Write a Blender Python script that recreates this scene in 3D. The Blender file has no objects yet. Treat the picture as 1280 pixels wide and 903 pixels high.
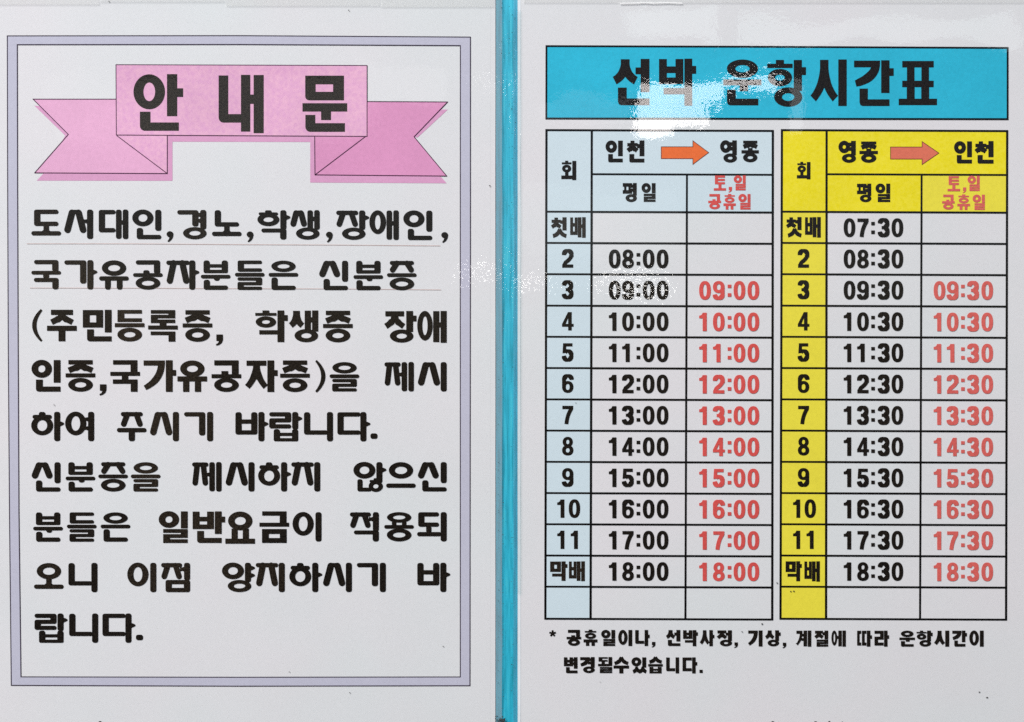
import bpy, math, random
from mathutils import Vector
from mathutils.geometry import delaunay_2d_cdt, tessellate_polygon

# ------------------------------------------------------------------ scene, camera, light
S = 1 / 3000.0            # metres of wall per unit of the measuring grid (A4 sheets, a third of a millimetre)
CX, CY = 640.0, 451.5     # middle of the view on that grid
Z0 = 1.5                  # the notices hang at eye height
D = 0.50                  # camera distance
scene = bpy.context.scene
scene.render.engine = 'CYCLES'
cam_d = bpy.data.cameras.new('camera')
cam = bpy.data.objects.new('camera', cam_d)
scene.collection.objects.link(cam)
cam.location = (0, -D, Z0)
cam.rotation_euler = (math.radians(90), 0, 0)
cam_d.sensor_width = 36
cam_d.lens = 36 * D / (1280 * S)
cam_d.clip_start = 0.01
cam_d.clip_end = 200
scene.camera = cam

SUN_EL, SUN_AZ = math.radians(52), math.radians(215)
world = bpy.data.worlds.new('World')
scene.world = world
world.use_nodes = True
wn = world.node_tree
bg = wn.nodes['Background']
sky = wn.nodes.new('ShaderNodeTexSky')
sky.sky_type = 'NISHITA'
sky.sun_disc = False
sky.sun_elevation = SUN_EL
sky.sun_rotation = SUN_AZ
sky.dust_density = 2.0
wn.links.new(sky.outputs[0], bg.inputs[0])
bg.inputs[1].default_value = 0.05

def add_light(name, kind, loc, target=None, **kw):
    l = bpy.data.lights.new(name, kind)
    for k, v in kw.items():
        setattr(l, k, v)
    o = bpy.data.objects.new(name, l)
    scene.collection.objects.link(o)
    o.location = loc
    if target is not None:
        o.rotation_euler = (Vector(target) - Vector(loc)).to_track_quat('-Z', 'Y').to_euler()
    return o

# soft sun through light cloud, high over the photographer's left shoulder
add_light('sun', 'SUN', (-2.2, -2.6, 5.2), (0, 0, Z0), energy=2.6, angle=math.radians(14), color=(1.0, 0.97, 0.93))
# added soft key lamp, unseen, up and to the left: it falls off towards the lower right
add_light('added_key_light', 'AREA', (-1.25, -1.25, Z0 + 1.35), (0.05, 0, Z0), shape='DISK', size=1.2,
          energy=40.5, color=(0.97, 0.985, 1.0))

LR = 5.0                  # added lamps, standing in for bright openings, are this far from the board
def patch_lamp(name, x0, y0, x1, y1, radiance, color):
    """an added area lamp, mirrored in the laminate as a patch over this grid box"""
    f = (D + LR) / D
    cx, cy = ((x0 + x1) / 2 - CX) * S * f, (CY - (y0 + y1) / 2) * S * f
    w, h = (x1 - x0) * S * f, (y1 - y0) * S * f
    o = add_light(name, 'AREA', (cx, -LR, Z0 + cy), None, shape='RECTANGLE', size=w, size_y=h,
                  energy=radiance * 7.5 * w * h, color=color)
    o.rotation_euler = (math.radians(90), 0, 0)
    return o
patch_lamp('bright_patch_lamp', 794, 106, 844, 174, 5.6, (1.0, 0.93, 0.90))
patch_lamp('bright_patch_lamp', 844, 104, 905, 132, 5.4, (1.0, 0.94, 0.92))
patch_lamp('bright_patch_lamp', 905, 98, 966, 114, 5.0, (1.0, 0.95, 0.93))
patch_lamp('bright_patch_lamp', 844, 132, 880, 152, 5.2, (1.0, 0.94, 0.92))
patch_lamp('added_glint_lamp', 752, 350, 834, 359, 6.5, (1.0, 0.97, 0.92))
patch_lamp('added_glint_lamp', 642, 350, 684, 358, 6.0, (1.0, 0.97, 0.92))
patch_lamp('added_glint_lamp', 576, 334, 610, 341, 6.5, (1.0, 0.98, 0.95))
patch_lamp('added_glint_lamp', 596, 96, 632, 102, 2.2, (1.0, 0.97, 0.94))
patch_lamp('pale_patch_lamp', 788, 8, 893, 52, 0.85, (0.80, 1.0, 0.97))
patch_lamp('pale_patch_lamp', 925, 24, 1272, 54, 0.75, (0.82, 1.0, 0.98))
patch_lamp('pale_patch_lamp', 684, 122, 786, 150, 0.4, (0.9, 0.95, 1.0))
patch_lamp('pale_patch_lamp', 982, 100, 1010, 176, 0.9, (0.95, 0.98, 1.0))
patch_lamp('pale_patch_lamp', 60, 96, 470, 176, 0.2, (1.0, 0.96, 0.9))
patch_lamp('pale_patch_lamp', 452, 84, 560, 126, 0.3, (1.0, 1.0, 0.97))
patch_lamp('pale_patch_lamp', 655, 235, 850, 315, 0.2, (0.95, 1.0, 1.0))

vs = scene.view_settings
scene.display_settings.display_device = 'sRGB'
vs.view_transform = 'Standard'
vs.look = 'None'
vs.gamma = 1
vs.use_curve_mapping = False
vs.exposure = 0.0
scene.cycles.use_denoising = False
scene.cycles.max_bounces = 8
scene.cycles.transparent_max_bounces = 16
scene.cycles.caustics_reflective = False

# ------------------------------------------------------------------ materials
def lin(c):
    return tuple((v / 255 / 12.92) if v / 255 <= 0.04045 else ((v / 255 + 0.055) / 1.055) ** 2.4 for v in c) + (1.0,)

def nodes_of(m):
    m.use_nodes = True
    return m.node_tree.nodes, m.node_tree.links

def print_mat(name, rgb, var=0.05, scale=900.0, big=0.03, rough=0.75, alt=None):
    """ink or paper: a flat colour with fine mottling of the print and a slow unevenness"""
    m = bpy.data.materials.new(name)
    n, l = nodes_of(m)
    b = n['Principled BSDF']
    tc = n.new('ShaderNodeNewGeometry')
    f = n.new('ShaderNodeTexNoise'); f.inputs['Scale'].default_value = scale; f.inputs['Detail'].default_value = 3
    g = n.new('ShaderNodeTexNoise'); g.inputs['Scale'].default_value = 28; g.inputs['Detail'].default_value = 3
    l.new(tc.outputs['Position'], f.inputs['Vector']); l.new(tc.outputs['Position'], g.inputs['Vector'])
    c0 = lin(rgb)
    mix = n.new('ShaderNodeMix'); mix.data_type = 'RGBA'
    mix.inputs[6].default_value = tuple(v * (1 - var) for v in c0[:3]) + (1,)
    a = lin(alt) if alt else c0
    mix.inputs[7].default_value = tuple(min(1, v * (1 + var)) for v in a[:3]) + (1,)
    r1 = n.new('ShaderNodeMapRange'); r1.inputs[1].default_value = 0.32; r1.inputs[2].default_value = 0.68
    l.new(f.outputs[0], r1.inputs[0]); l.new(r1.outputs[0], mix.inputs[0])
    mu = n.new('ShaderNodeMix'); mu.data_type = 'RGBA'; mu.blend_type = 'MULTIPLY'; mu.inputs[0].default_value = 1
    r2 = n.new('ShaderNodeMapRange'); r2.inputs[1].default_value = 0.3; r2.inputs[2].default_value = 0.7
    r2.inputs[3].default_value = 1 - big; r2.inputs[4].default_value = 1.0
    l.new(g.outputs[0], r2.inputs[0])
    l.new(mix.outputs[2], mu.inputs[6]); l.new(r2.outputs[0], mu.inputs[7])
    l.new(mu.outputs[2], b.inputs['Base Color'])
    b.inputs['Roughness'].default_value = rough
    b.inputs['Specular IOR Level'].default_value = 0.0
    return m

M = {}
M['paper'] = print_mat('white_paper', (229, 229, 231), 0.012, 1200, 0.02)
def drift(m, warm, cool):
    n, l = m.node_tree.nodes, m.node_tree.links
    b = n['Principled BSDF']
    src = b.inputs['Base Color'].links[0].from_socket
    g = n.new('ShaderNodeNewGeometry'); t = n.new('ShaderNodeTexNoise')
    t.inputs['Scale'].default_value = 11; t.inputs['Detail'].default_value = 2
    l.new(g.outputs['Position'], t.inputs['Vector'])
    c = n.new('ShaderNodeValToRGB')
    c.color_ramp.elements[0].position = 0.36; c.color_ramp.elements[0].color = warm + (1,)
    c.color_ramp.elements[1].position = 0.64; c.color_ramp.elements[1].color = cool + (1,)
    x = n.new('ShaderNodeMix'); x.data_type = 'RGBA'; x.blend_type = 'MULTIPLY'; x.inputs[0].default_value = 1
    l.new(t.outputs[0], c.inputs[0]); l.new(src, x.inputs[6]); l.new(c.outputs[0], x.inputs[7]); l.new(x.outputs[2], b.inputs['Base Color'])
drift(M['paper'], (1.0, 0.972, 0.985), (0.955, 0.985, 0.985))
M['ink'] = print_mat('black_ink', (22, 20, 19), 0.35, 1500, 0.3, alt=(38, 33, 29))
M['ink_brown'] = print_mat('brownish_black_ink', (29, 24, 21), 0.4, 1500, 0.3, alt=(50, 43, 36))  # black ink mottled with a browner tone
M['rule'] = print_mat('black_rule', (16, 15, 16), 0.1)
M['fine_rule'] = print_mat('fine_rule', (70, 60, 76), 0.15, 300, 0.1)
M['pink_rule'] = print_mat('pink_hairline', (213, 194, 191), 0.08, 300)
M['lavender'] = print_mat('lavender_print', (197, 196, 213), 0.02)
M['pink'] = print_mat('pink_print', (234, 174, 214), 0.03, 700, 0.13, alt=(239, 184, 212))
M['pink_tail_glare'] = print_mat('pink_tail_print_glare', (236, 178, 213), 0.03, 700, 0.10)  # left tail print, with the glare over it mixed into the colour
M['pink_deep'] = print_mat('deep_pink_print', (228, 156, 199), 0.03, 700, 0.09)
M['pink_shadow'] = print_mat('drop_shadow_print', (222, 163, 201), 0.03, 700, 0.04)
M['outline'] = print_mat('thin_outline', (72, 30, 62), 0.1)
M['cyan'] = print_mat('cyan_print', (52, 190, 222), 0.04, 800, 0.12)
M['pale_blue'] = print_mat('pale_blue_print', (212, 228, 236), 0.012, 900, 0.03)
M['yellow'] = print_mat('yellow_print', (246, 229, 30), 0.03, 800, 0.08, alt=(246, 230, 58))
M['yellow_soft'] = print_mat('light_yellow_print', (242, 228, 74), 0.03, 800, 0.05)
M['red'] = print_mat('red_ink', (221, 88, 84), 0.10, 1200, 0.1)
M['red_faded'] = print_mat('faded_red_ink', (222, 104, 98), 0.10, 1200, 0.1)
M['orange'] = print_mat('orange_print', (243, 118, 62), 0.05, 900, 0.1)
M['salmon'] = print_mat('salmon_print', (228, 120, 96), 0.05, 900, 0.05)
M['arrow_line'] = print_mat('arrow_outline', (110, 60, 50), 0.1)
M['dirt'] = print_mat('dirt', (70, 68, 66), 0.4, 3000, 0.3)

# rough places of the laminate, where the hot roller left it pebbled
ROUGH = [(792, 356, 62, 24), (664, 354, 34, 20), (598, 340, 34, 22), (616, 102, 34, 22), (700, 356, 30, 16), (573, 358, 20, 20)]

def film_mat(name, fine, wave, milk=0.0, milk_rgb=(220, 225, 228), tint=None, rough=0.026, streak=False, spots=False):
    m = bpy.data.materials.new(name)
    n, l = nodes_of(m)
    n.remove(n['Principled BSDF'])
    out = n['Material Output']
    geo = n.new('ShaderNodeNewGeometry')
    def math_(op, a, b=None):
        k = n.new('ShaderNodeMath'); k.operation = op
        for i, v in enumerate((a, b)):
            if v is None: continue
            if isinstance(v, (int, float)): k.inputs[i].default_value = v
            else: l.new(v, k.inputs[i])
        return k.outputs[0]
    def noise(scale, detail=2.0, vec=None):
        t = n.new('ShaderNodeTexNoise'); t.inputs['Scale'].default_value = scale; t.inputs['Detail'].default_value = detail
        l.new(vec or geo.outputs['Position'], t.inputs['Vector'])
        return t.outputs[0]
    hf = math_('MULTIPLY', noise(560, 1), fine)
    # the pebbling comes and goes over the sheet
    area = n.new('ShaderNodeMapRange'); area.inputs[1].default_value = 0.42; area.inputs[2].default_value = 0.68
    area.inputs[3].default_value = 0.7; area.inputs[4].default_value = 1.7
    l.new(noise(16, 0), area.inputs[0])
    amp = area.outputs[0]
    if spots:
        for (x, y, rx, ry) in ROUGH:
            sub = n.new('ShaderNodeVectorMath'); sub.operation = 'SUBTRACT'
            l.new(geo.outputs['Position'], sub.inputs[0]); sub.inputs[1].default_value = ((x - CX) * S, 0, Z0 + (CY - y) * S)
            sc = n.new('ShaderNodeVectorMath'); sc.operation = 'MULTIPLY'
            l.new(sub.outputs[0], sc.inputs[0]); sc.inputs[1].default_value = (1 / (rx * S), 0, 1 / (ry * S))
            ln = n.new('ShaderNodeVectorMath'); ln.operation = 'LENGTH'; l.new(sc.outputs[0], ln.inputs[0])
            mr = n.new('ShaderNodeMapRange'); mr.interpolation_type = 'SMOOTHSTEP'
            mr.inputs[1].default_value = 1.5; mr.inputs[2].default_value = 0.3
            mr.inputs[3].default_value = 0; mr.inputs[4].default_value = 5.6
            l.new(ln.outputs['Value'], mr.inputs[0])
            amp = math_('ADD', amp, mr.outputs[0])
    h = math_('MULTIPLY', hf, amp)
    h = math_('ADD', h, math_('MULTIPLY', noise(55, 0), wave))
    h = math_('ADD', h, math_('MULTIPLY', noise(1900, 0), fine * 0.06))
    if streak:
        st = n.new('ShaderNodeVectorMath'); st.operation = 'MULTIPLY'
        l.new(geo.outputs['Position'], st.inputs[0]); st.inputs[1].default_value = (1, 1, 0.04)
        h = math_('ADD', h, math_('MULTIPLY', noise(1400, 2, st.outputs[0]), fine * 1.4))
    bp = n.new('ShaderNodeBump'); bp.inputs['Distance'].default_value = 1.0
    l.new(h, bp.inputs['Height'])
    # outer face reflects 4 per cent head-on and more at a slant; the glued inner face does not
    lw = n.new('ShaderNodeLayerWeight'); lw.inputs['Blend'].default_value = 0.5
    fres = math_('ADD', math_('MULTIPLY', math_('POWER', lw.outputs['Facing'], 5.0), 0.9), 0.043)
    fres = math_('MULTIPLY', fres, math_('SUBTRACT', 1.0, geo.outputs['Backfacing']))
    gl = n.new('ShaderNodeBsdfGlossy'); gl.inputs['Roughness'].default_value = rough
    l.new(bp.outputs[0], gl.inputs['Normal'])
    tr = n.new('ShaderNodeBsdfTransparent')
    if tint: tr.inputs[0].default_value = tint + (1,)
    base = tr.outputs[0]
    if milk:
        df = n.new('ShaderNodeBsdfDiffuse'); df.inputs[0].default_value = lin(milk_rgb)
        mm = n.new('ShaderNodeMixShader'); mm.inputs[0].default_value = milk
        l.new(tr.outputs[0], mm.inputs[1]); l.new(df.outputs[0], mm.inputs[2]); base = mm.outputs[0]
    mx = n.new('ShaderNodeMixShader')
    l.new(fres, mx.inputs[0]); l.new(base, mx.inputs[1]); l.new(gl.outputs[0], mx.inputs[2])
    l.new(mx.outputs[0], out.inputs['Surface'])
    return m
M['film'] = film_mat('clear_laminate', 5.8e-6, 8e-5, spots=True)
M['film_edge'] = film_mat('laminate_margin', 2.2e-5, 1.2e-4, milk=0.24, milk_rgb=(170, 184, 190), streak=True)
M['film_edge_faint'] = film_mat('laminate_margin_faint', 2.2e-5, 1.2e-4, milk=0.14, milk_rgb=(120, 160, 190), streak=True)
M['tape'] = film_mat('clear_tape', 1.5e-5, 6e-5, milk=0.08, milk_rgb=(252, 252, 246), rough=0.06)
M['tape_streaky'] = film_mat('streaky_clear_tape', 3e-5, 8e-5, tint=(0.97, 0.99, 0.99), rough=0.06, streak=True, spots=True)
M['tape_edge'] = print_mat('tape_edge', (208, 207, 202), 0.03, 300, 0.05)
M['crease'] = print_mat('painted_crease_glint', (252, 252, 252), 0.02, 300, 0.02)  # near-white, the highlight along the tape put into the colour
M['paper_edge'] = print_mat('sealed_edge', (238, 243, 248), 0.03, 300, 0.05)

bm_ = bpy.data.materials.new('cyan_painted_board')
n, l = nodes_of(bm_)
b = n['Principled BSDF']
geo = n.new('ShaderNodeNewGeometry')
vm = n.new('ShaderNodeVectorMath'); vm.operation = 'MULTIPLY'; vm.inputs[1].default_value = (1, 1, 0.05)
l.new(geo.outputs['Position'], vm.inputs[0])
t = n.new('ShaderNodeTexNoise'); t.inputs['Scale'].default_value = 900; t.inputs['Detail'].default_value = 4
l.new(vm.outputs[0], t.inputs['Vector'])
cr = n.new('ShaderNodeValToRGB')
cr.color_ramp.elements[0].position = 0.34; cr.color_ramp.elements[0].color = lin((34, 156, 180))
cr.color_ramp.elements[1].position = 0.52; cr.color_ramp.elements[1].color = lin((50, 188, 218))
e = cr.color_ramp.elements.new(0.72); e.color = lin((76, 202, 222))
l.new(t.outputs[0], cr.inputs[0]); l.new(cr.outputs[0], b.inputs['Base Color'])
b.inputs['Roughness'].default_value = 0.45
M['board'] = bm_

# ------------------------------------------------------------------ mesh helpers
def wx(x): return (x - CX) * S
def wz(y): return Z0 + (CY - y) * S
# depth of each layer in front of the board face (millimetres)
H_PAPER, H_FILL0, H_FILL, H_RULE0, H_RULE, H_INK, H_FILM, H_TAPE = .45, .50, .53, .56, .59, .62, .80, 1.0

def link(name, me, mat=None, parent=None):
    o = bpy.data.objects.new(name, me)
    scene.collection.objects.link(o)
    if mat is not None and me is not None and not me.materials: me.materials.append(mat)
    if parent is not None:
        o.parent = parent
    return o

def flat(name, polys, mat, parent, h):
    """flat print: polygons on the grid, laid h millimetres in front of the board"""
    vs_, fs = union2d(polys) if len(polys) > 1 else ([tuple(p) for p in polys[0]], [list(range(len(polys[0])))])
    me = bpy.data.meshes.new(name)
    me.from_pydata([(wx(x), -h / 1000, wz(y)) for x, y in vs_], [], orient(vs_, fs))
    me.update()
    return link(name, me, mat, parent)

def orient(vs_, fs):
    out = []
    for f in fs:
        a = sum(vs_[f[i]][0] * vs_[f[(i + 1) % len(f)]][1] - vs_[f[(i + 1) % len(f)]][0] * vs_[f[i]][1] for i in range(len(f)))
        out.append(list(f) if a < 0 else list(reversed(f)))     # y runs down the grid
    return out

def union2d(polys):
    co, faces = [], []
    for p in polys:
        tris = tessellate_polygon([[Vector((q[0], q[1], 0)) for q in p]]) if len(p) != 4 else [(0, 1, 2), (0, 2, 3)]
        for t3 in tris:
            a, b_, c = (p[i] for i in t3)
            ar = (b_[0] - a[0]) * (c[1] - a[1]) - (b_[1] - a[1]) * (c[0] - a[0])
            if abs(ar) < 1e-4: continue
            if ar < 0: b_, c = c, b_
            k = len(co); co += [Vector(a), Vector(b_), Vector(c)]; faces.append([k, k + 1, k + 2])
    v, e_, f, ov, oe, of = delaunay_2d_cdt(co, [], faces, 0, 1e-5)
    keep = [list(ff) for ff, o_ in zip(f, of) if len(o_)]
    def area(t): return abs((t[1][0] - t[0][0]) * (t[2][1] - t[0][1]) - (t[1][1] - t[0][1]) * (t[2][0] - t[0][0])) / 2
    src = [[co[i] for i in ff] for ff in faces]
    if sum(area([v[i] for i in ff]) for ff in keep) > sum(map(area, src)) * 1.001:
        def inside(c):
            for a, b_, d in src:
                if ((b_[0] - a[0]) * (c[1] - a[1]) - (b_[1] - a[1]) * (c[0] - a[0]) >= -1e-6
                        and (d[0] - b_[0]) * (c[1] - b_[1]) - (d[1] - b_[1]) * (c[0] - b_[0]) >= -1e-6
                        and (a[0] - d[0]) * (c[1] - d[1]) - (a[1] - d[1]) * (c[0] - d[0]) >= -1e-6):
                    return True
            return False
        keep = []
        for ff in f:
            c = (sum(v[i][0] for i in ff) / 3, sum(v[i][1] for i in ff) / 3)
            if inside(c): keep.append(list(ff))
    used = sorted({i for ff in keep for i in ff})
    m = {a: i for i, a in enumerate(used)}
    return [tuple(v[i]) for i in used], [[m[i] for i in ff] for ff in keep]

def slab(name, x0, y0, x1, y1, h0, h1, mat, parent=None, nx=1, ny=1, wob=0.0, seed=0):
    """a thin sheet with real thickness between h0 and h1 millimetres"""
    rnd = random.Random(seed)
    xs = [x0 + (x1 - x0) * i / nx for i in range(nx + 1)]
    ys = [y0 + (y1 - y0) * i / ny for i in range(ny + 1)]
    jx = [[rnd.uniform(-wob, wob) for _ in range(ny + 1)] for _ in range(2)]
    v, f = [], []
    def px(i, j):
        if i == 0: return xs[0] + jx[0][j]
        if i == nx: return xs[-1] + jx[1][j]
        return xs[i]
    for side in (h1, h0):
        for i in range(nx + 1):
            for j in range(ny + 1):
                v.append((wx(px(i, j)), -side / 1000, wz(ys[j])))
    N = (nx + 1) * (ny + 1)
    I = lambda i, j: i * (ny + 1) + j
    for i in range(nx):
        for j in range(ny):
            f.append([I(i, j), I(i, j + 1), I(i + 1, j + 1), I(i + 1, j)])
            f.append([N + I(i, j), N + I(i + 1, j), N + I(i + 1, j + 1), N + I(i, j + 1)])
    for j in range(ny):
        f.append([I(0, j), N + I(0, j), N + I(0, j + 1), I(0, j + 1)])
        f.append([I(nx, j), I(nx, j + 1), N + I(nx, j + 1), N + I(nx, j)])
    for i in range(nx):
        f.append([I(i, 0), I(i + 1, 0), N + I(i + 1, 0), N + I(i, 0)])
        f.append([I(i, ny), N + I(i, ny), N + I(i + 1, ny), I(i + 1, ny)])
    me = bpy.data.meshes.new(name); me.from_pydata(v, [], f); me.update()
    return link(name, me, mat, parent)

def tag(o, label, cat, group=None, kind=None):
    o['label'] = label
    if cat: o['category'] = cat
    if group: o['group'] = group
    if kind: o['kind'] = kind

# ------------------------------------------------------------------ pen strokes
def strip(pts, ws):
    """ribbon of quads along pts with half-free widths ws"""
    L, R = [], []
    k = len(pts)
    for i, (x, y) in enumerate(pts):
        a = pts[max(0, i - 1)]; b_ = pts[min(k - 1, i + 1)]
        dx, dy = b_[0] - a[0], b_[1] - a[1]
        d = math.hypot(dx, dy) or 1
        w = (ws if isinstance(ws, (int, float)) else ws[i]) / 2
        L.append((x - dy / d * w, y + dx / d * w)); R.append((x + dy / d * w, y - dx / d * w))
    return [[L[i], R[i], R[i + 1], L[i + 1]] for i in range(k - 1)]

def disc(cx, cy, rx, ry, k=14):
    return [(cx + rx * math.cos(2 * math.pi * i / k), cy + ry * math.sin(2 * math.pi * i / k)) for i in range(k)]

def rrect(x0, y0, x1, y1, r):
    r = max(0.01, min(r, (x1 - x0) / 2 - 1e-3, (y1 - y0) / 2 - 1e-3))
    p = []
    for cx, cy, a0 in ((x1 - r, y1 - r, 0), (x0 + r, y1 - r, 90), (x0 + r, y0 + r, 180), (x1 - r, y0 + r, 270)):
        for i in range(5):
            a = math.radians(a0 + 22.5 * i)
            p.append((cx + r * math.cos(a), cy + r * math.sin(a)))
    return p

def ring(x0, y0, x1, y1, tx, ty, k=30, n=2.0):
    cx, cy, rx, ry = (x0 + x1) / 2, (y0 + y1) / 2, (x1 - x0) / 2, (y1 - y0) / 2
    tx = min(tx, rx * .72); ty = min(ty, ry * .72)
    def P(a, rx, ry):
        c, s = math.cos(a), math.sin(a)
        return (cx + rx * math.copysign(abs(c) ** (2 / n), c), cy + ry * math.copysign(abs(s) ** (2 / n), s))
    q = []
    for i in range(k):
        a, b_ = 2 * math.pi * i / k, 2 * math.pi * (i + 1) / k
        q.append([P(a, rx, ry), P(b_, rx, ry), P(b_, rx - tx, ry - ty), P(a, rx - tx, ry - ty)])
    return q

def bez(p0, p1, p2, k=8):
    return [((1 - t) ** 2 * p0[0] + 2 * t * (1 - t) * p1[0] + t * t * p2[0],
             (1 - t) ** 2 * p0[1] + 2 * t * (1 - t) * p1[1] + t * t * p2[1]) for t in [i / k for i in range(k + 1)]]

# ------------------------------------------------------------------ hangul lettering
INI = 'ㄱㄲㄴㄷㄸㄹㅁㅂㅃㅅㅆㅇㅈㅉㅊㅋㅌㅍㅎ'
VOW = 'ㅏㅐㅑㅒㅓㅔㅕㅖㅗㅘㅙㅚㅛㅜㅝㅞㅟㅠㅡㅢㅣ'
FIN = ['', 'ㄱ', 'ㄲ', 'ㄳ', 'ㄴ', 'ㄵ', 'ㄶ', 'ㄷ', 'ㄹ', 'ㄺ', 'ㄻ', 'ㄼ', 'ㄽ', 'ㄾ', 'ㄿ', 'ㅀ', 'ㅁ', 'ㅂ', 'ㅄ', 'ㅅ', 'ㅆ', 'ㅇ', 'ㅈ', 'ㅊ', 'ㅋ', 'ㅌ', 'ㅍ', 'ㅎ']
GW = 36.8

class Pen:
    def __init__(s, soft, tv, th):
        s.soft, s.tv, s.th, s.p, s.bold = soft, tv, th, [], tv > 8.95
    def h(s, x0, x1, y, t=None):           # bar whose TOP is y
        t = t or s.th
        s.p.append(rrect(x0, y, x1, y + t, t * .5) if s.soft else [(x0, y), (x1, y), (x1, y + t), (x0, y + t)])
    def v(s, x, y0, y1, t=None):           # stem whose LEFT is x
        t = t or s.tv
        s.p.append(rrect(x, y0, x + t, y1, t * .36) if s.soft else [(x, y0), (x + t, y0), (x + t, y1), (x, y1)])
    def seg(s, a, b, w, w2=None):
        w2 = w2 or w
        s.p += strip([a, b], [w, w2])
        if s.soft:
            s.p.append(disc(a[0], a[1], w * .499, w * .499)); s.p.append(disc(b[0], b[1], w2 * .499, w2 * .499))
    def corner(s, x, y, r, q):             # rounded outer corner is implied; soft inner fillet triangle
        dx, dy = q
        s.p.append([(x, y), (x + dx * r, y), (x, y + dy * r)])

def bars(n, h, th):
    return min(th, h / (n * (1.24 if th > 6.35 else 1.42)))

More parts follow.
